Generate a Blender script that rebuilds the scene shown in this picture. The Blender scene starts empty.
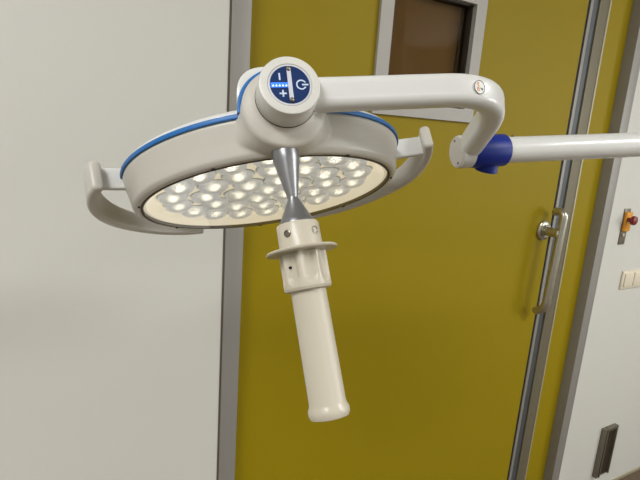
import bpy, bmesh, math, random
from mathutils import Vector, Matrix
random.seed(4)
SC = bpy.context.scene
COL = SC.collection
PI = math.pi

# ------------------------------------------------------------------ helpers
def lin(c):
    return tuple(((v/255)/12.92 if v/255 <= .04045 else ((v/255+.055)/1.055)**2.4) for v in c)

def mat(name, rgb, rough=.5, metal=0, bump=0, bscale=200, var=0, vscale=6, coat=0, spec=.5, emit=None, estr=0, stretch=None):
    m = bpy.data.materials.new(name); m.use_nodes = True
    nt = m.node_tree; b = nt.nodes['Principled BSDF']
    c = (*lin(rgb), 1)
    b.inputs['Base Color'].default_value = c
    b.inputs['Roughness'].default_value = rough
    b.inputs['Metallic'].default_value = metal
    b.inputs['Coat Weight'].default_value = coat
    b.inputs['Specular IOR Level'].default_value = spec
    if emit:
        b.inputs['Emission Color'].default_value = (*lin(emit), 1)
        b.inputs['Emission Strength'].default_value = estr
    tc = nt.nodes.new('ShaderNodeTexCoord')
    src = tc.outputs['Object']
    if stretch:
        mp = nt.nodes.new('ShaderNodeMapping'); mp.inputs['Scale'].default_value = stretch
        nt.links.new(src, mp.inputs['Vector']); src = mp.outputs['Vector']
    if var:
        n = nt.nodes.new('ShaderNodeTexNoise'); n.inputs['Scale'].default_value = vscale; n.inputs['Detail'].default_value = 4
        nt.links.new(src, n.inputs['Vector'])
        mx = nt.nodes.new('ShaderNodeMix'); mx.data_type = 'RGBA'
        mx.inputs['A'].default_value = (*[v*(1-var) for v in c[:3]], 1)
        mx.inputs['B'].default_value = (*[min(1, v*(1+var)) for v in c[:3]], 1)
        nt.links.new(n.outputs['Fac'], mx.inputs['Factor'])
        nt.links.new(mx.outputs['Result'], b.inputs['Base Color'])
    if bump:
        n = nt.nodes.new('ShaderNodeTexNoise'); n.inputs['Scale'].default_value = bscale; n.inputs['Detail'].default_value = 3
        nt.links.new(src, n.inputs['Vector'])
        bp = nt.nodes.new('ShaderNodeBump'); bp.inputs['Strength'].default_value = bump; bp.inputs['Distance'].default_value = .001
        nt.links.new(n.outputs['Fac'], bp.inputs['Height'])
        nt.links.new(bp.outputs['Normal'], b.inputs['Normal'])
    return m

def clear_mat(name, tint=(255, 255, 255), rough=.02, gloss=.12):
    """thin clear pane: mostly transparent with a fresnel gloss"""
    m = bpy.data.materials.new(name); m.use_nodes = True
    nt = m.node_tree; nt.nodes.clear()
    out = nt.nodes.new('ShaderNodeOutputMaterial')
    tr = nt.nodes.new('ShaderNodeBsdfTransparent'); tr.inputs['Color'].default_value = (*lin(tint), 1)
    gl = nt.nodes.new('ShaderNodeBsdfGlossy'); gl.inputs['Roughness'].default_value = rough
    fr = nt.nodes.new('ShaderNodeFresnel'); fr.inputs['IOR'].default_value = 1.3
    mu = nt.nodes.new('ShaderNodeMath'); mu.operation = 'MULTIPLY'; mu.inputs[1].default_value = gloss*8
    mu.use_clamp = True
    ge_ = nt.nodes.new('ShaderNodeNewGeometry'); iv = nt.nodes.new('ShaderNodeMath'); iv.operation = 'SUBTRACT'; iv.inputs[0].default_value = 1
    m3 = nt.nodes.new('ShaderNodeMath'); m3.operation = 'MULTIPLY'
    nt.links.new(ge_.outputs['Backfacing'], iv.inputs[1]); nt.links.new(iv.outputs[0], m3.inputs[0]); nt.links.new(mu.outputs[0], m3.inputs[1])
    mx = nt.nodes.new('ShaderNodeMixShader')
    nt.links.new(fr.outputs[0], mu.inputs[0]); nt.links.new(m3.outputs[0], mx.inputs[0])
    nt.links.new(tr.outputs[0], mx.inputs[1]); nt.links.new(gl.outputs[0], mx.inputs[2])
    nt.links.new(mx.outputs[0], out.inputs['Surface'])
    return m

M = {}
M['wall'] = mat('painted_wall', (210, 209, 201), .7, bump=.12, bscale=260, var=.015, vscale=1.5)
M['ceiling'] = mat('ceiling_paint', (225, 224, 218), .8, var=.02)
M['floor'] = mat('brown_linoleum', (98, 80, 62), .45, var=.12, vscale=25, bump=.05)
M['yellow'] = mat('mustard_laminate', (150, 130, 12), .55, var=.035, vscale=2.2, bump=.04, bscale=500, spec=.18)
M['alu'] = mat('satin_aluminium', (148, 145, 139), .5, metal=.2, var=.04, vscale=3, bump=.05, bscale=120, stretch=(60, 60, 1))
M['alu_light'] = mat('light_aluminium_edge', (180, 172, 146), .5, metal=.3, var=.02)
M['alu_dark'] = mat('dark_brush_seal', (84, 88, 90), .5, metal=.3, var=.05, stretch=(40, 40, 2))
M['frame_paint'] = mat('grey_window_frame', (172, 168, 160), .45, var=.02)
M['alu_warm'] = mat('warm_anodised_aluminium', (116, 109, 88), .55, metal=.2, var=.04, vscale=3)
M['bronze'] = mat('dark_brown_gasket', (48, 41, 32), .6, var=.05)
M['rubber'] = mat('black_rubber', (12, 12, 12), .7, var=.1)
M['brown'] = mat('brown_blind_board', (122, 106, 82), .6, var=.08, vscale=3)
M['steel'] = mat('brushed_steel', (188, 184, 172), .3, metal=.9, bump=.05, bscale=300, var=.03)
M['chrome'] = mat('silver_cone_metal', (138, 138, 140), .34, metal=.75, bump=.06, bscale=400, var=.03)
M['plastic'] = mat('ivory_housing_plastic', (199, 195, 185), .38, var=.012, vscale=8, bump=.05, bscale=900)
M['white'] = mat('white_lacquer', (218, 218, 214), .3, var=.012, vscale=8, coat=.2)
M['hub'] = mat('hub_plastic', (212, 210, 203), .35, var=.012, vscale=8)
M['handle'] = mat('cream_handle_plastic', (194, 186, 168), .36, var=.015, vscale=12, coat=.1)
M['blue'] = mat('blue_trim', (26, 104, 174), .45, var=.03)
M['navy'] = mat('dark_blue_collar', (6, 36, 128), .45, var=.05, spec=.3)
M['panel'] = mat('blue_touch_panel', (16, 46, 96), .35, var=.05, vscale=60)
M['panel_ring'] = mat('pale_panel_ring', (206, 208, 214), .35, var=.01)
M['mark'] = mat('printed_pale_mark', (196, 212, 232), .5, var=.01)
M['ledblue'] = mat('lit_blue_level_bar', (60, 120, 240), .4, emit=(60, 120, 255), estr=.5, var=.02)
M['ledwhite'] = mat('lit_white_level_dots', (220, 238, 255), .4, emit=(200, 225, 255), estr=.6, var=.02)
M['groove'] = mat('shadow_gap_rubber', (84, 75, 62), .7, var=.05)
M['screw'] = mat('dark_screw_steel', (130, 122, 110), .35, metal=.8, var=.1)
M['cream'] = mat('cream_glow_lens_carrier', (232, 224, 198), .35, var=.03, vscale=40, coat=.3, emit=(255, 244, 218), estr=.42)  # plate is no source; its emission stands in for LED light falling on it
M['led'] = mat('lit_warm_led', (255, 240, 200), .4, emit=(255, 242, 210), estr=6, var=.01)
M['cup'] = mat('silvery_blue_reflector', (214, 217, 216), .35, metal=0, var=.15, vscale=60)
M['glass'] = clear_mat('clear_cover_glass')
M['win_glass'] = clear_mat('door_window_glass', (235, 225, 205), gloss=.1)
M['socket'] = mat('cream_switch_plastic', (224, 214, 192), .4, var=.02)
M['orange'] = mat('amber_plastic', (222, 150, 20), .4, var=.04)
M['red'] = mat('red_button_plastic', (118, 10, 14), .35, var=.05)
M['grey_plate'] = mat('grey_steel_plate', (120, 114, 100), .4, metal=.5, var=.05)
M['dark_in'] = mat('dark_recess', (44, 36, 22), .5, var=.2, vscale=60)
M['sticker'] = mat('white_sticker', (232, 230, 222), .5, var=.02)
M['sticker_line'] = mat('sticker_dark_ring', (82, 84, 92), .5, var=.02)
M['sticker_orange'] = mat('sticker_orange_mark', (214, 130, 60), .5, var=.02)
M['lamp_diff'] = mat('ceiling_light_diffuser', (250, 250, 245), .5, emit=(255, 250, 240), estr=1.0, var=.005)

lens_m = bpy.data.materials.new('clear_lens_acrylic'); lens_m.use_nodes = True
_b = lens_m.node_tree.nodes['Principled BSDF']
_b.inputs['Base Color'].default_value = (.86, .89, .93, 1); _b.inputs['Roughness'].default_value = .06
_b.inputs['Transmission Weight'].default_value = .96; _b.inputs['IOR'].default_value = 1.3
_b.inputs['Emission Color'].default_value = (.95, .93, .86, 1); _b.inputs['Emission Strength'].default_value = .07  # faint emission put in for LED light glowing through the acrylic
_n = lens_m.node_tree.nodes.new('ShaderNodeTexNoise'); _n.inputs['Scale'].default_value = 160
_bp = lens_m.node_tree.nodes.new('ShaderNodeBump'); _bp.inputs['Strength'].default_value = .6; _bp.inputs['Distance'].default_value = .001
lens_m.node_tree.links.new(_n.outputs['Fac'], _bp.inputs['Height']); lens_m.node_tree.links.new(_bp.outputs['Normal'], _b.inputs['Normal'])
M['lens'] = lens_m

def link(name, bm, m, parent=None, smooth=None, X=None):
    """turn a bmesh into one linked mesh object"""
    if X is not None:
        bmesh.ops.transform(bm, matrix=X, verts=bm.verts)
    bmesh.ops.recalc_face_normals(bm, faces=bm.faces)
    me = bpy.data.meshes.new(name); bm.to_mesh(me); bm.free()
    me.materials.append(M[m] if isinstance(m, str) else m)
    o = bpy.data.objects.new(name, me); COL.objects.link(o)
    if parent is not None: o.parent = parent
    if smooth is not None:
        for p in me.polygons: p.use_smooth = True
        try: me.set_sharp_from_angle(angle=math.radians(smooth))
        except Exception: pass
    return o

def empty(name, loc):
    o = bpy.data.objects.new(name, None); o.location = loc; o.empty_display_size = .05
    COL.objects.link(o); return o

def tag(o, label, cat, group=None):
    o['label'] = label; o['category'] = cat
    if group: o['group'] = group
    return o

def struct(o): o['kind'] = 'structure'; return o

def box(bm, x0, x1, y0, y1, z0, z1, bev=0):
    r = bmesh.ops.create_cube(bm, size=1)
    vs = r['verts']
    for v in vs:
        v.co = Vector(((x0+x1)/2+v.co.x*(x1-x0), (y0+y1)/2+v.co.y*(y1-y0), (z0+z1)/2+v.co.z*(z1-z0)))
    if bev:
        es = list({e for v in vs for e in v.link_edges})
        bmesh.ops.bevel(bm, geom=es, offset=bev, segments=3, profile=.5, affect='EDGES')
    return bm

def mkbox(name, dims, m, parent=None, bev=0, off=(0, 0, 0)):
    bm = bmesh.new(); x0, x1, y0, y1, z0, z1 = dims
    box(bm, x0-off[0], x1-off[0], y0-off[1], y1-off[1], z0-off[2], z1-off[2], bev)
    return link(name, bm, m, parent, 40 if bev else None)

def lathe(bm, prof, seg=64, closed=False, fn=None):
    """revolve [(r, z)] about z; closed=True joins last ring to first"""
    rings = []
    for r, z in prof:
        if r < 1e-6:
            rings.append([bm.verts.new((0, 0, z))])
        else:
            ring = []
            for i in range(seg):
                t = 2*PI*i/seg
                rr = r*(fn(t, z) if fn else 1)
                ring.append(bm.verts.new((rr*math.cos(t), rr*math.sin(t), z)))
            rings.append(ring)
    pairs = list(zip(rings, rings[1:]))
    if closed: pairs.append((rings[-1], rings[0]))
    for a, b in pairs:
        if len(a) == 1 and len(b) == 1: continue
        for i in range(seg):
            j = (i+1) % seg
            if len(a) == 1: bm.faces.new((a[0], b[i], b[j]))
            elif len(b) == 1: bm.faces.new((a[i], a[j], b[0]))
            else: bm.faces.new((a[i], a[j], b[j], b[i]))
    return bm

def rrect(w, h, r, n=5):
    """rounded rectangle outline, w along first axis, h along second"""
    pts = []
    for cx, cy, a0 in ((w/2-r, h/2-r, 0), (-w/2+r, h/2-r, PI/2), (-w/2+r, -h/2+r, PI), (w/2-r, -h/2+r, 1.5*PI)):
        for k in range(n+1):
            a = a0+PI/2*k/n
            pts.append((cx+r*math.cos(a), cy+r*math.sin(a)))
    return pts

def sweep(bm, path, section, up, closed_ends=True, scale=None):
    """sweep section (side, up) along path"""
    up = Vector(up); n = len(path); rings = []
    for i, p in enumerate(path):
        t = (path[min(i+1, n-1)]-path[max(i-1, 0)]).normalized()
        side = t.cross(up).normalized(); u = side.cross(t).normalized()
        s = scale[i] if scale else (1, 1)
        rings.append([bm.verts.new(p+side*a*s[0]+u*b*s[1]) for a, b in section])
    m = len(section)
    for a, b in zip(rings, rings[1:]):
        for i in range(m):
            j = (i+1) % m
            bm.faces.new((a[i], a[j], b[j], b[i]))
    if closed_ends:
        bm.faces.new(rings[0][::-1]); bm.faces.new(rings[-1])
    return bm

def circ(r, n=20): return [(r*math.cos(2*PI*i/n), r*math.sin(2*PI*i/n)) for i in range(n)]

def fillet(pts, rad, n=10):
    """polyline with rounded corners"""
    out = [pts[0]]
    for i in range(1, len(pts)-1):
        p, a, b = pts[i], pts[i-1], pts[i+1]
        r = rad[i-1] if isinstance(rad, (list, tuple)) else rad
        d1 = (a-p).normalized(); d2 = (b-p).normalized()
        s, e = p+d1*r, p+d2*r
        for k in range(n+1):
            t = k/n
            out.append(s*(1-t)**2+p*2*t*(1-t)+e*t*t)
    out.append(pts[-1]); return out

def frame(origin, z, up):
    """matrix whose z axis is z and whose y axis is nearest up"""
    z = Vector(z).normalized(); x = Vector(up).cross(z).normalized(); y = z.cross(x)
    m = Matrix.Identity(4)
    for i in range(3): m[i][0], m[i][1], m[i][2], m[i][3] = x[i], y[i], z[i], origin[i]
    return m

# ------------------------------------------------------------------ room
D = 1.1223                 # wall the camera looks at
R0 = D+.038                # recessed plane of the door niche
XL, XR = -2.6, 4.6; YB = -3.2; HC = 2.75
wb = bmesh.new()
box(wb, XL, .378, D, D+.25, 0, HC); box(wb, 1.948, XR, D, D+.25, 0, HC); box(wb, .378, 1.948, D, D+.25, 2.33, HC)
box(wb, .378, 1.948, D+.12, D+.25, 0, 2.33)
struct(link('wall_back', wb, 'wall'))
struct(mkbox('wall_left', (XL-.1, XL, YB-.1, D+.25, 0, HC), 'wall'))
struct(mkbox('wall_right', (XR, XR+.1, YB-.1, D+.25, 0, HC), 'wall'))
struct(mkbox('wall_front', (XL, XR, YB-.1, YB, 0, HC), 'wall'))
struct(mkbox('floor', (XL-.1, XR+.1, YB-.1, D+.25, -.1, 0), 'floor'))
struct(mkbox('ceiling', (XL-.1, XR+.1, YB-.1, D+.25, HC, HC+.1), 'ceiling'))
struct(mkbox('baseboard_right', (1.95, XR, D-.004, D, 0, .018), 'alu_light', bev=.001))

# door niche: aluminium casing, fixed yellow side panel, post
fr = bmesh.new()
box(fr, .378, .424, D-.003, D+.1, 0, 2.33, .0015)
box(fr, 1.897, 1.948, D-.003, D+.1, 0, 2.33, .0015)
box(fr, .424, 1.897, D-.003, D+.1, 2.28, 2.33, .0015)
tr1 = struct(link('trim_1', fr, 'alu', None, 30))
ge = bmesh.new(); box(ge, .3735, .378, D-.0015, D+.02, 0, 2.33)
struct(link('trim_2', ge, 'groove'))
struct(mkbox('trim_3', (1.757, 1.897, R0, R0+.05, 0, 2.28), 'yellow'))
struct(mkbox('trim_4', (1.7006, 1.756, R0-.006, R0+.05, 0, 2.28), 'alu_warm', bev=.001))
struct(mkbox('trim_5', (1.7525, 1.7605, R0-.0085, R0+.04, 0, 2.28), 'alu_light', bev=.001))
struct(mkbox('trim_6', (1.6714, 1.7006, R0+.0, R0+.05, 0, 2.28), 'alu_dark'))

# door leaf with a window hole
door = bpy.data.objects.new('door_1', None); door.location = (1.04, R0-.003, 0); COL.objects.link(door)
door['kind'] = 'structure'
dO = door.location
Dy0, Dy1 = R0-.004, R0+.04
lf = bmesh.new()
wx0, wx1, wz0, wz1 = .826, 1.131, 1.692, 1.998
for d in ((.424, wx0, Dy0, Dy1, .008, 2.278), (wx1, 1.640, Dy0, Dy1, .008, 2.278),
          (wx0, wx1, Dy0, Dy1, .008, wz0), (wx0, wx1, Dy0, Dy1, wz1, 2.278)):
    box(lf, *[v-(dO[i//2]) for i, v in enumerate(d)])
link('leaf', lf, 'yellow', door)
mkbox('edge_seal', (1.640, 1.6565, Dy0+.006, Dy1, .008, 2.278), 'rubber', door, off=dO)
mkbox('edge_profile', (1.6565, 1.6714, Dy0+.002, Dy1, .008, 2.278), 'alu', door, bev=.001, off=dO)
wf = bmesh.new()
ox0, ox1, oz0, oz1 = .790, 1.166, 1.660, 2.031
ix0, ix1, iz0, iz1 = .831, 1.126, 1.697, 1.993
for d in ((ox0, ix0, Dy0-.010, Dy0+.012, oz0, oz1), (ix1, ox1, Dy0-.010, Dy0+.012, oz0, oz1),
          (ix0, ix1, Dy0-.010, Dy0+.012, oz0, iz0), (ix0, ix1, Dy0-.010, Dy0+.012, iz1, oz1)):
    box(wf, *[v-(dO[i//2]) for i, v in enumerate(d)])
wfo = link('window_frame', wf, 'frame_paint', door)
gk = bmesh.new()
for d in ((ix0-.003, ix0+.002, iz0, iz1), (ix1-.006, ix1+.003, iz0, iz1)):
    box(gk, d[0]-dO[0], d[1]-dO[0], Dy0+.006-dO[1], Dy0+.034-dO[1], d[2], d[3])
for d in ((iz0-.002, iz0+.002), (iz1-.005, iz1+.002)):
    box(gk, ix0-dO[0], ix1-dO[0], Dy0+.006-dO[1], Dy0+.034-dO[1], d[0], d[1])
link('gasket', gk, 'bronze', wfo)
ib = bmesh.new()
box(ib, ix1-.020-dO[0], ix1-.012-dO[0], Dy0+.028-dO[1], Dy0+.034-dO[1], iz0, iz1)
link('glazing_bead', ib, 'alu_dark', wfo)
mkbox('pane', (ix0, ix1, Dy0+.020, Dy0+.024, iz0, iz1), 'win_glass', door, off=dO)
mkbox('blind', (ix0-.004, ix1+.004, Dy0+.036, Dy0+.040, iz0-.004, iz1+.004), 'brown', door, off=dO)
# pull handle
hx, hz = 1.5985, 1.304
yb = Dy0-.068
pull = [Vector((1.612, Dy0-.034, 1.379)), Vector((1.612, yb, 1.387)), Vector((1.594, yb, 1.02)), Vector((1.594, Dy0-.034, 1.004))]
hb = bmesh.new()
pth = fillet([p-Vector(dO) for p in pull], .030, 8)
sweep(hb, pth, circ(.0148, 18), (1, 0, 0))
for p in (pth[0], pth[-1]):
    bmesh.ops.create_uvsphere(hb, u_segments=16, v_segments=10, radius=.0149, matrix=Matrix.Translation(p))
dh = link('door_handle', hb, 'steel', door, 50)
rs = bmesh.new(); lathe(rs, [(0, 0), (.036, 0), (.036, .007), (.032, .010), (.023, .011), (.023, .018), (0, .018)], 40)
link('rosette', rs, 'steel', dh, 40, frame(Vector((hx+.003, Dy0, hz))-Vector(dO), (0, -1, 0), (0, 0, 1)))
sm = bmesh.new(); lathe(sm, [(0, .0), (.0165, 0), (.0165, .060), (0, .066)], 24)
link('stem', sm, 'steel', dh, 40, frame(Vector((hx+.003, Dy0-.008, hz))-Vector(dO), (0, -1, 0), (0, 0, 1)))

# ------------------------------------------------------------------ wall fittings
em = empty('emergency_switch', (2.058, D, 1.31)); tag(em, 'amber and grey wall switch plate with a red mushroom knob above the light switches', 'switch')
O = em.location
mkbox('mounting_plate', (2.0375, 2.0795, D-.004, D, 1.236, 1.384), 'grey_plate', em, .001, O)
mkbox('housing', (2.039, 2.078, D-.016, D-.004, 1.293, 1.372), 'orange', em, .003, O)
b = bmesh.new(); lathe(b, [(0, 0), (.009, 0), (.009, .012), (.0175, .016), (.019, .022), (.017, .029), (.009, .032), (0, .032)], 32)
kb = link('knob', b, 'red', em, 40, frame(Vector((2.050, D-.016, 1.342))-O, (0, -1, 0), (0, 0, 1)))
b = bmesh.new(); lathe(b, [(0, 0), (.008, 0), (.008, .004), (.004, .005), (0, .005)], 20)
ky = link('key_lock', b, 'alu_light', em, 40, frame(Vector((2.056, D-.004, 1.276))-O, (0, -1, 0), (0, 0, 1)))

sw = empty('light_switch', (2.245, D, 1.078)); tag(sw, 'cream multi-rocker light switch plate on the white wall below the red knob', 'light switch')
O = sw.location
mkbox('cover_frame', (2.1125, 2.1125+.223, D-.009, D, 1.0375, 1.1185), 'socket', sw, .003, O)
for k in range(3):
    x0 = 2.1245+k*.071
    mkbox('rocker', (x0, x0+.0575, D-.014, D-.006, 1.0495, 1.107), 'socket', sw, .002, O)

kp = empty('foot_switch', (2.267, D, .225)); tag(kp, 'narrow upright dark foot switch box in a steel frame low on the white wall', 'foot switch')
O = kp.location
b = bmesh.new()
for d in ((2.215, 2.2285, D-.020, D, .096, .352), (2.231, 2.2385, D-.024, D, .098, .350), (2.311, 2.319, D-.020, D, .096, .352),
          (2.2385, 2.311, D-.020, D, .338, .352), (2.2385, 2.311, D-.014, D, .096, .100)):
    box(b, *[v-O[i//2] for i, v in enumerate(d)], .001)
link('frame', b, 'grey_plate', kp, 40)
mkbox('recess_plate', (2.2385, 2.311, D-.012, D, .100, .338), 'dark_in', kp, 0, O)

# ------------------------------------------------------------------ surgical lamp
S = .165
C0 = Vector((-0.42232683, 0.34214421, -4.11012319))*S   # centre of the light face, seen from the eye
RW = Matrix(((0.87348756, 0.0441388, -0.48484147), (-0.48193223, 0.21953529, -0.84826032), (0.06899862, 0.97460557, 0.21303325)))
CAMZ = 1.6
Cw = RW @ C0 + Vector((0, 0, CAMZ))
LX, LY, LZ = Vector((0.86792888, 0.49552518, -0.03397442)), Vector((-0.43661896, 0.79378248, 0.42340672)), Vector((0.23677699, -0.35265304, 0.90530243))
LX = Vector((0.86792888, -0.43661896, 0.23677699)); LY = Vector((0.49552518, 0.79378248, -0.35265304)); LZ = Vector((-0.03397442, 0.42340672, 0.90530243))
arm_dir = Vector((.960, -.263, .0943)).normalized()
cap = Vector((0.4961, 0.5088, 1.5863))
mount = cap+arm_dir*1.15
ROOT = Vector((mount.x, mount.y, HC))
LM = Matrix.Identity(4)
for i in range(3): LM[i][0], LM[i][1], LM[i][2], LM[i][3] = LX[i], LY[i], LZ[i], (Cw-ROOT)[i]
WM = Matrix.Translation(-ROOT)
lamp = empty('surgical_lamp', ROOT)
tag(lamp, 'white round lamp with blue trim, lit lenses and cream handle on a jointed arm', 'surgical lamp')

AZ = math.radians(13.8)
o_ = Vector((math.sin(AZ), -math.cos(AZ), 0)); s_ = Vector((math.cos(AZ), math.sin(AZ), 0))
HB = .045      # height of the joint axis above the light face
def radial(rho, h=HB, up=(0, 0, 1)): return frame(o_*rho+Vector((0, 0, h)), o_, up)   # z axis points outwards

# housing shell with joint boss, fused and softened
bm = bmesh.new()
lathe(bm, [(.1655, .0215), (.1655, .0005), (.1675, -.0005), (.1725, .0), (.1765, .0045), (.1792, .018), (.1846, .0395), (.183, .0412), (0, .0412), (0, .0215), (.1655, .0215)], 128)
bmesh.ops.remove_doubles(bm, verts=bm.verts, dist=1e-6)
hs = link('housing', bm, 'plastic', lamp, None)
b2 = bmesh.new()
prof = [(.0428, -.034), (.0428, -.026), (.0428, -.020), (.0428, -.014), (.0428, -.009), (.0428, -.004), (.0412, -.0005), (.0365, .0022), (.0320, .0045), (.0300, .0070), (.0295, .010)]
rings = []
for rr_, z_ in prof:          # the boss leans down towards the rim where it meets the shell
    dz = -.0035*max(0, min(1, (rr_-.0315)/.011))
    fl = .42*max(0, min(1, (-.003-z_)/.023))**1.6
    rings.append([b2.verts.new((rr_*math.cos(t)*(1+fl*max(0, min(1, .35-math.sin(t)))), rr_*math.sin(t)+dz, z_)) for t in [2*PI*i/64 for i in range(64)]])
for ra, rb in zip(rings, rings[1:]):
    for i in range(64): b2.faces.new((ra[i], ra[(i+1) % 64], rb[(i+1) % 64], rb[i]))
b2.faces.new(rings[0][::-1]); b2.faces.new(rings[-1])
bmesh.ops.transform(b2, matrix=radial(.1985), verts=b2.verts)
me2 = bpy.data.meshes.new('tmp'); b2.to_mesh(me2); b2.free()
bm = bmesh.new(); bm.from_mesh(hs.data); bm.from_mesh(me2); bmesh.ops.transform(bm, matrix=LM, verts=bm.verts); bm.to_mesh(hs.data); bm.free()
rm = hs.modifiers.new('fuse', 'REMESH'); rm.mode = 'VOXEL'; rm.voxel_size = .0013; rm.use_smooth_shade = True
smd = hs.modifiers.new('soft', 'SMOOTH'); smd.factor = .5; smd.iterations = 10

# dark groove ring and bezel notches
bm = bmesh.new(); lathe(bm, [(.1640, .004), (.1640, -.0006), (.1668, -.0009), (.1668, .004)], 128, closed=True)
link('bezel_groove', bm, 'groove', lamp, 40, LM)
for k in range(7):
    a = math.radians(-103+k*51.4)
    bm = bmesh.new(); box(bm, -.002, .002, -.0012, .0012, -.0012, .002)
    link('bezel_clip', bm, 'rubber', lamp, None, LM @ Matrix.Translation((.1695*math.cos(a), .1695*math.sin(a), -.0002)) @ Matrix.Rotation(a+PI/2, 4, 'Z'))

# blue accent ring around the shell, leaving the joint free, plus the arch over the joint
a0 = -PI/2+AZ
gap = math.asin(.0415/.187)
rr = .1850
path = []
N = 150
for i in range(N+1):
    a = a0+gap*.98+(2*PI-2*gap*.98)*i/N
    path.append(Vector((rr*math.cos(a), rr*math.sin(a), .0432)))
bm = bmesh.new(); sweep(bm, path, rrect(.0034, .0054, .0012, 2), (0, 0, 1))
arch = []
for i in range(41):
    t = PI-PI*i/40
    u = .0436*math.cos(t); v = .0436*math.sin(t)
    arch.append(o_*.184+s_*u+Vector((0, 0, HB-.001+v)))
sweep(bm, [p for p in arch], rrect(.0055, .0058, .0012, 2), o_)
link('accent_ring', bm, 'blue', lamp, 40, LM)

# white top cover: shallow dome plus shoulder behind the joint
bm = bmesh.new()
lathe(bm, [(0, .0405), (.1828, .0405), (.1836, .0475), (.1820, .0505), (.172, .056), (.14, .064), (.09, .071), (.04, .0745), (0, .075)], 128)
tc = link('top_cover', bm, 'white', lamp, None, LM)
bm = bmesh.new()
rings = []
def sh_ring(rho, k, dz):
    out = []
    for i in range(48):
        c, s__ = math.cos(2*PI*i/48), math.sin(2*PI*i/48)
        x = .0445*math.copysign(abs(c)**.55, c); z = .0500*math.copysign(abs(s__)**.62, s__)
        out.append(bm.verts.new(o_*rho+s_*x*k+Vector((0, 0, HB+max(z, -.006)*k+dz))))
    return out
rings = [sh_ring(.1838, .93, 0), sh_ring(.1828, .985, 0), sh_ring(.1800, 1, 0), sh_ring(.150, .97, -.003), sh_ring(.115, .8, -.010), sh_ring(.09, .5, -.012)]
for ra, rb in zip(rings, rings[1:]):
    for i in range(48): bm.faces.new((ra[i], ra[(i+1) % 48], rb[(i+1) % 48], rb[i]))
bm.faces.new(rings[0][::-1]); bm.faces.new(rings[-1])
link('joint_shoulder', bm, 'white', tc, 50, LM)
for p in tc.data.polygons: p.use_smooth = True

# light face: carrier plate, cups, lenses, leds, cover glass
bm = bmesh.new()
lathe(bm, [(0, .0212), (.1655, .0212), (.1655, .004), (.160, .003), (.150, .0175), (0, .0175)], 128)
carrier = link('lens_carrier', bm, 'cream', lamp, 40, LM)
spots = [(0, 0)]
for n, r, off in ((6, .0405, 0), (12, .0835, 12), (18, .126, -2)):
    for k in range(n):
        a = math.radians(off+360*k/n); spots.append((r*math.cos(a), r*math.sin(a)))
cupm = None
for (x, y) in spots:
    T = LM @ Matrix.Translation((x, y, 0))
    if cupm is None:
        bm = bmesh.new(); lathe(bm, [(.0206, .0174), (.0212, .0162), (.0206, .0156), (.0195, .0164), (.0075, .0170), (.0065, .0174)], 32, closed=True)
        c0 = link('reflector_cup', bm, 'cup', lamp, 40); cupm = c0.data
        bm = bmesh.new(); lathe(bm, [(0, .0168), (.0090, .0166), (.0182, .0162), (.0193, .0155), (.0192, .0140), (.0178, .0108), (.0145, .0080), (.009, .0060), (0, .0052)], 32)
        l0 = link('lens', bm, 'lens', c0, 60); lensm = l0.data
        bm = bmesh.new(); lathe(bm, [(0, .0174), (.0052, .0174), (.0046, .0170), (0, .0170)], 20)
        e0 = link('led', bm, 'led', c0); ledm = e0.data
        c0.matrix_local = T
    else:
        c = c0.copy(); COL.objects.link(c); c.parent = lamp; c.matrix_local = T
        for ch in (l0, e0):
            d = ch.copy(); COL.objects.link(d); d.parent = c
bm = bmesh.new(); lathe(bm, [(0, .0008), (.164, .0008), (.164, -.0006), (0, -.0006)], 96)
link('cover_glass', bm, 'glass', lamp, None, LM)

# grip rails at both sides sweeping round the far side
def P3(r, a, z): a = math.radians(a); return Vector((r*math.cos(a), r*math.sin(a), z))
def rail(side):
    # key stations: radius, azimuth, height of centre, band height
    if side < 0:
        st = [(.2135, 206, .041, .039), (.2205, 200, .037, .040), (.2255, 190, .029, .037), (.2255, 178, .022, .032), (.224, 160, .018, .028), (.218, 147, .0145, .026), (.209, 138, .013, .026), (.203, 131, .013, .025)]
    else:
        st = [(.233, 3.5, .053, .036), (.2355, 8, .047, .037), (.236, 15, .037, .035), (.234, 26, .027, .031), (.230, 44, .021, .027), (.224, 60, .018, .027), (.214, 74, .016, .026), (.200, 86, .014, .025)]
    pts = []; sc = []
    for i in range(len(st)-1):
        n = 6
        for k in range(n + (1 if i == len(st)-2 else 0)):
            t = k/n
            q = []
            for c in range(4):
                p0 = st[max(i-1, 0)][c]; p1 = st[i][c]; p2 = st[i+1][c]; p3 = st[min(i+2, len(st)-1)][c]
                q.append(.5*(2*p1+(p2-p0)*t+(2*p0-5*p1+4*p2-p3)*t*t+(3*p1-p0-3*p2+p3)*t**3))
            pts.append(P3(*q[:3])); sc.append((1, q[3]/.04))
    # round the plate end
    d = (pts[0]-pts[1]).normalized()
    pre = [(pts[0]+d*.0035, (.55, sc[0][1]*.82)), (pts[0]+d*.0022, (.9, sc[0][1]*.93))]
    pts = [p for p, _ in pre]+pts; sc = [s for _, s in pre]+sc
    bm = bmesh.new(); sweep(bm, pts, rrect(.0140, .040, .0058, 4), (0, 0, 1), scale=sc)
    g = link('grip_rail', bm, 'plastic', lamp, 50, LM)
    bm = bmesh.new()
    a = 200 if side < 0 else 6
    p0, p1 = P3(.178, a, .041 if side < 0 else .044), P3((.212 if side < 0 else .233), a+(1 if side < 0 else 2.5), .043 if side < 0 else .047)
    sweep(bm, [p0, p0.lerp(p1, .5), p1], rrect(.010, .0275, .003, 3), (0, 0, 1))
    link('bracket', bm, 'white', g, 50, LM)
rail(-1); rail(1)

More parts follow.
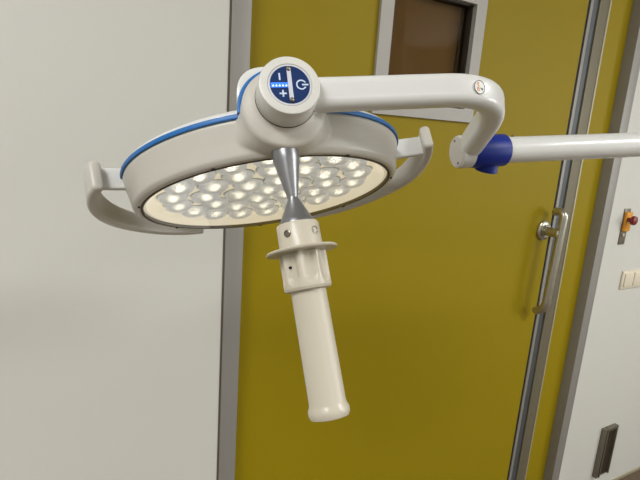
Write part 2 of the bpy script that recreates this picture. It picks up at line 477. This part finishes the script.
# central hanging handle
HX = Vector((.1815*math.sin(math.radians(12.5)), -.1815*math.cos(math.radians(12.5)), 0))
HM = LM @ Matrix.Translation(HX)
bm = bmesh.new(); lathe(bm, [(0, .006), (.0138, .006), (.0139, -.004), (.0137, -.009), (.0056, -.0475), (.0056, -.0495), (.0158, -.0705), (.0172, -.0725), (.0178, -.0760), (.0172, -.0765), (0, -.0765)], 48)
cone = link('handle_cone', bm, 'chrome', lamp, 40, HM)
bm = bmesh.new()
lathe(bm, [(0, -.0755), (.0200, -.0755), (.0212, -.0775), (.0214, -.098), (.0220, -.1005), (.0345, -.1015), (.0358, -.1028), (.0350, -.1042), (.0215, -.1048), (0, -.1048)], 64)
col_ = link('handle_collar', bm, 'handle', lamp, 40, HM)
for az, rd, m_ in ((-50, .0038, 'steel'), (-128, .0036, 'screw')):
    a = math.radians(az+10); pos = Vector((.0207*math.cos(a), .0207*math.sin(a), -.0865))
    bm = bmesh.new(); lathe(bm, [(0, 0), (rd, 0), (rd, .0014), (rd*.75, .0018), (rd*.7, .0010), (0, .0010)], 24)
    link('release_button', bm, m_, col_, 40, HM @ frame(pos, pos*1-Vector((0, 0, pos.z)), (0, 0, 1)))
def flute(t, z):
    k = 1-abs(math.cos(4*t+.5))**2.2
    d = max(0, min(1, (z+.1372-.005*(1-k))/.005))
    return 1-.16*d*min(1, k*1.4)-.02*k
bm = bmesh.new()
zs = [-.1045, -.106, -.110, -.116, -.121, -.123, -.125, -.1265, -.128, -.1295, -.131, -.1325, -.134, -.1355, -.137, -.139, -.1415, -.1425]
pr = [(0, -.1045), (.0226, -.1045)]+[(.0236 if z > -.14 else .0225, z) for z in zs[1:-1]]+[(.0195, -.1425), (0, -.1425)]
lathe(bm, pr, 128, fn=flute)
grip = link('fluted_grip_nut', bm, 'handle', lamp, 20, HM)
bm = bmesh.new(); a = math.radians(-128); pos = Vector((.0212*math.cos(a), .0212*math.sin(a), -.1190))
lathe(bm, [(0, -.002), (.0012, -.002), (.0012, .0006), (0, .0006)], 12)
link('pin_hole', bm, 'rubber', grip, None, HM @ frame(pos, pos-Vector((0, 0, pos.z)), (0, 0, 1)))
bm = bmesh.new()
lathe(bm, [(0, -.141), (.0172, -.141), (.0173, -.150), (.0177, -.2485), (.0184, -.2515), (.0198, -.2545), (.0198, -.2585), (.0184, -.2620), (.0140, -.2632), (0, -.2632)], 64)
link('handle_grip', bm, 'handle', lamp, 40, HM)

# knob: swivel hub (part of the yoke) and control panel
hub = bmesh.new()
lathe(hub, [(0, 0), (.0292, 0), (.0297, .0008), (.0293, .026), (.0285, .0285), (.0272, .0290), (.0212, .0290), (.0206, .0278), (0, .0278)], 72)
HUBM = LM @ radial(.2078)
PAN = HUBM @ Matrix.Rotation(math.radians(-3), 4, 'Z')
gj = bmesh.new(); lathe(gj, [(0, -.0008), (.0301, -.0008), (.0301, .0003), (0, .0003)], 64)
link('swivel_gap', gj, 'groove', lamp, 40, HUBM)

# yoke arm in world coordinates
hubc = ROOT+(HUBM @ Vector((0, 0, .0145)))
yk = [hubc+Vector((.004, -.004, .0015)), Vector((.358, .404, 1.6490)), Vector((.4105, .3790, 1.6415)), Vector((.455, .4300, 1.6185)), Vector((.5205, .5030, 1.5890))]
yk = [hubc-(LM.to_3x3() @ o_)*.017+(LM.to_3x3() @ s_)*.012+Vector((0, 0, .003)), Vector((.4445, .3890, 1.6600)), Vector((.5175, .5165, 1.5835))]
upv = Vector((.02, .25, .97)).normalized()
ypath = fillet(yk, [.075], 18)
full = [ypath[0].lerp(ypath[1], t) for t in (0, .25, .5, .75)]+ypath[1:]
bm = bmesh.new()
sweep(bm, full, rrect(.027, .0328, .0095, 5), upv)
bmesh.ops.transform(bm, matrix=WM, verts=bm.verts)
yoke = link('yoke_arm', bm, 'white', lamp, 45)
link('swivel_hub', hub, 'hub', lamp, 45, HUBM)

# control panel
cp = bmesh.new(); lathe(cp, [(0, .0270), (.0205, .0270), (.0205, .0286), (.0190, .0288), (.0190, .0284), (0, .0284)], 72)
cring = link('control_panel', cp, 'panel_ring', lamp, 40, PAN)
bm = bmesh.new(); lathe(bm, [(0, .0282), (.0187, .0282), (.0187, .0287), (0, .0287)], 72)
link('touch_foil', bm, 'panel', cring, 40, PAN)
K = .0187/122      # metres per unit of the panel drawing
def flat(pts, z0=.0286, z1=.0290):
    bm = bmesh.new(); a = [bm.verts.new((x*K, y*K, z0)) for x, y in pts]; b = [bm.verts.new((x*K, y*K, z1)) for x, y in pts]
    n = len(pts)
    for i in range(n): bm.faces.new((a[i], a[(i+1) % n], b[(i+1) % n], b[i]))
    bm.faces.new(a[::-1]); bm.faces.new(b); return bm
def rct(x0, x1, y0, y1): return [(x0, y0), (x1, y0), (x1, y1), (x0, y1)]
link('divider_bar', flat(rct(-12, 13, -106, 108), .0285, .0298), 'panel_ring', cring, None, PAN)
link('minus_symbol', flat(rct(-64, -54, 30, 76)), 'mark', cring, None, PAN)
link('plus_symbol', flat([(-53, -34), (-43, -34), (-43, -51), (-26, -51), (-26, -61), (-43, -61), (-43, -78), (-53, -78), (-53, -61), (-70, -61), (-70, -51), (-53, -51)]), 'mark', cring, None, PAN)
bm = flat(rct(74, 114, -6, 4))
pc = (70, -1); n = 40
a_in = []; a_out = []
for i in range(n+1):
    t = math.radians(28+304*i/n)
    a_in.append((pc[0]+24*math.cos(t), pc[1]+24*math.sin(t))); a_out.append((pc[0]+33*math.cos(t), pc[1]+33*math.sin(t)))
for (p, q, r, s) in zip(a_in, a_in[1:], a_out, a_out[1:]):
    vs = [bm.verts.new((x*K, y*K, .0290)) for x, y in (p, q, s, r)]; bm.faces.new(vs)
link('power_symbol', bm, 'mark', cring, None, PAN)
lb = link('level_bar', flat(rct(-118, -12, -17, 15)), 'ledblue', cring, None, PAN)
bm = bmesh.new()
for k in range(5):
    x = -104+k*20
    vs = [bm.verts.new((u*K, v*K, .02915)) for u, v in ((x-7, -11), (x+7, -11), (x+3, 1), (x-1, 1))]; bm.faces.new(vs)
link('level_dots', bm, 'ledwhite', lb, None, PAN)
for y in (101, -100):
    bm = bmesh.new(); lathe(bm, [(0, .0290), (.0022, .0290), (.0022, .0303), (.0016, .0308), (.0008, .0302), (0, .0302)], 16)
    link('screw', bm, 'screw', cring, 40, PAN @ Matrix.Translation((0, y*K, 0)))

# round sticker on the outer face of the yoke
tb = (full[-1]-full[-1])
def yoke_frame(i, out, lift):
    t = (full[i+1]-full[i-1]).normalized(); side = t.cross(upv).normalized(); u = side.cross(t).normalized()
    return frame(full[i]+side*out+u*lift-ROOT, side, u)
SI = 8
SF = yoke_frame(SI, .0137, .0005)
bm = bmesh.new(); lathe(bm, [(0, 0), (.0072, 0), (.0072, .0006), (0, .0006)], 40)
stk = link('sticker', bm, 'sticker', yoke, None, SF)
def ribbon(pts, w, z):
    bm = bmesh.new()
    ps = [Vector((x, y, z)) for x, y in pts]
    sweep(bm, ps, [(-w/2, -.0001), (w/2, -.0001), (w/2, .0001), (-w/2, .0001)], (0, 0, 1)); return bm
bm = bmesh.new(); lathe(bm, [(.0066, .0004), (.0073, .0004), (.0073, .0008), (.0066, .0008)], 40, closed=True)
for pts in ([(.0012, -.0005), (.0036, -.003)], [(.0030, -.0006), (.0044, -.0020)]):
    r2 = ribbon(pts, .0008, .0008); tm = bpy.data.meshes.new('t'); r2.to_mesh(tm); r2.free(); bm.from_mesh(tm)
link('sticker_print', bm, 'sticker_line', yoke, None, SF)
S_pts = [(-.0006, .0040), (-.0022, .0046), (-.0036, .0038), (-.0030, .0026), (-.0014, .0018), (-.0008, .0006), (-.0018, -.0006), (-.0034, -.0004)]
r1 = ribbon(S_pts, .0008, .0008)
r2 = ribbon([(-.0018+.0016*math.cos(t*PI/6), -.0028+.0013*math.sin(t*PI/6)) for t in range(12)], .0007, .0008)
tm = bpy.data.meshes.new('t'); r2.to_mesh(tm); r2.free(); r1.from_mesh(tm)
link('sticker_emblem', r1, 'sticker_orange', yoke, None, SF)

# elbow joint: capped cylinder, blue collar, long arm
AM = WM @ frame(cap, arm_dir, (0, 0, 1))
bm = bmesh.new(); lathe(bm, [(0, 0), (.0200, 0), (.0218, .0010), (.0224, .0030), (.0222, .048), (0, .048)], 64)
jc = link('joint_housing', bm, 'white', lamp, 40, AM)
bm = bmesh.new(); lathe(bm, [(.0213, -.0005), (.0216, .0000), (.0216, .0004), (.0213, .0004)], 48, closed=True)
bm2 = bmesh.new(); lathe(bm2, [(0, -.0008), (.0205, -.0008), (.0208, .0002), (0, .0002)], 56)
jcap = link('end_cap', bm2, 'plastic', jc, 40, AM)
bm.free()
for a in (68, 248):
    a = math.radians(a)
    bm = bmesh.new(); lathe(bm, [(0, -.0014), (.0018, -.0014), (.0018, .0002), (0, .0002)], 14)
    link('screw', bm, 'screw', jc, None, AM @ Matrix.Translation((.0158*math.cos(a), .0158*math.sin(a), 0)))
bm = bmesh.new()
lathe(bm, [(.0175, .018), (.0222, .018), (.0226, .020), (.0222, .0700), (.0208, .0720), (.0175, .0720)], 56, closed=True)
bmesh.ops.transform(bm, matrix=AM, verts=bm.verts)
st = bmesh.new(); lathe(st, [(0, 0), (.0150, 0), (.0150, -.0285), (.0158, -.0300), (.0156, -.0320), (.0, -.0320)], 40)
piv = cap+arm_dir*.053+Vector((0, 0, .003))
bmesh.ops.transform(st, matrix=WM @ frame(piv, (-.05, -.22, .97), (1, 0, 0)), verts=st.verts)
tm = bpy.data.meshes.new('t'); st.to_mesh(tm); st.free(); bm.from_mesh(tm)
link('blue_collar', bm, 'navy', lamp, 40)['label'] = 'dark blue collar round the arm'
bm = bmesh.new(); lathe(bm, [(0, .046), (.0181, .046), (.0181, 1.13), (.014, 1.135), (0, 1.135)], 48)
la = link('support_arm', bm, 'white', lamp, 40, AM)
bm = bmesh.new(); lathe(bm, [(0, .0175), (.0022, .0175), (.0022, .0195), (.0014, .0202), (0, .0202)], 14)
link('screw', bm, 'screw', la, 40, WM @ frame(cap+arm_dir*.083, (.0, .0, 1), (1, 0, 0)) )
bm = bmesh.new(); lathe(bm, [(0, -.09), (.03, -.09), (.034, -.085), (.034, .06), (.026, .07), (.026, HC-mount.z-.06), (.07, HC-mount.z-.05), (.09, HC-mount.z-.002), (0, HC-mount.z-.002)], 48)
link('ceiling_column', bm, 'white', lamp, 40, Matrix.Translation(mount-ROOT))

# ------------------------------------------------------------------ ceiling lights
def ceil_light(x, y, sx, sy, power, col=(.985, .99, 1), label=''):
    t = empty('ceiling_light', (x, y, HC)); tag(t, label, 'ceiling light')
    b = bmesh.new()
    for d in ((-sx/2-.02, -sx/2, -sy/2-.02, sy/2+.02), (sx/2, sx/2+.02, -sy/2-.02, sy/2+.02), (-sx/2, sx/2, -sy/2-.02, -sy/2), (-sx/2, sx/2, sy/2, sy/2+.02)):
        box(b, *d, -.03, 0)
    link('frame', b, 'alu', t)
    b = bmesh.new(); box(b, -sx/2, sx/2, -sy/2, sy/2, -.02, -.012); link('diffuser', b, 'lamp_diff', t)
    l = bpy.data.lights.new('panel_light', 'AREA'); l.shape = 'RECTANGLE'; l.size = sx; l.size_y = sy; l.energy = power; l.color = col
    lo = bpy.data.objects.new('panel_light', l); COL.objects.link(lo); lo.parent = t; lo.location = (0, 0, -.035)
ceil_light(2.1, -.9, 1.2, .6, 34, label='ceiling light panel to the right, behind the camera')
ceil_light(-1.0, -.3, .6, 1.2, 30, label='ceiling light panel over the left side of the room')
ceil_light(.5, -2.2, 1.2, .6, 6, label='ceiling light panel at the far end behind the camera')

# daylight window added to the unseen right-hand wall to brighten the lamp
wn = empty('added_window_1', (XR, -1.9, 1.85)); wn['kind'] = 'structure'
b = bmesh.new()
for d in ((-.05, 0, -.9, -.84, -.6, .6), (-.05, 0, .84, .9, -.6, .6), (-.05, 0, -.84, .84, -.6, -.54), (-.05, 0, -.84, .84, .54, .6), (-.05, 0, -.03, .03, -.54, .54)):
    box(b, *d)
link('window_frame', b, 'frame_paint', wn)
b = bmesh.new(); box(b, -.012, -.006, -.84, .84, -.54, .54); link('pane', b, 'lamp_diff', wn)  # emissive pane of the added window
l = bpy.data.lights.new('added_daylight', 'AREA'); l.shape = 'RECTANGLE'; l.size = 1.1; l.size_y = 1.7; l.energy = 36; l.color = (.93, .97, 1)
lo = bpy.data.objects.new('added_daylight', l); COL.objects.link(lo); lo.parent = wn; lo.location = (-.06, 0, 0); lo.rotation_euler = (0, PI/2, 0)

w = bpy.data.worlds.new('World'); SC.world = w; w.use_nodes = True
w.node_tree.nodes['Background'].inputs[0].default_value = (.8, .8, .78, 1); w.node_tree.nodes['Background'].inputs[1].default_value = .15

# ------------------------------------------------------------------ camera
cd = bpy.data.cameras.new('camera'); cam = bpy.data.objects.new('camera', cd); COL.objects.link(cam)
m4 = RW.to_4x4(); m4.translation = Vector((0, 0, CAMZ)); cam.matrix_world = m4
cd.sensor_fit = 'HORIZONTAL'; cd.sensor_width = 36; cd.lens = 494/640*36; cd.clip_start = .02
SC.camera = cam
SC.view_settings.view_transform = 'Standard'; SC.view_settings.look = 'None'; SC.view_settings.exposure = .38; SC.view_settings.gamma = 1
SC.view_settings.use_curve_mapping = False
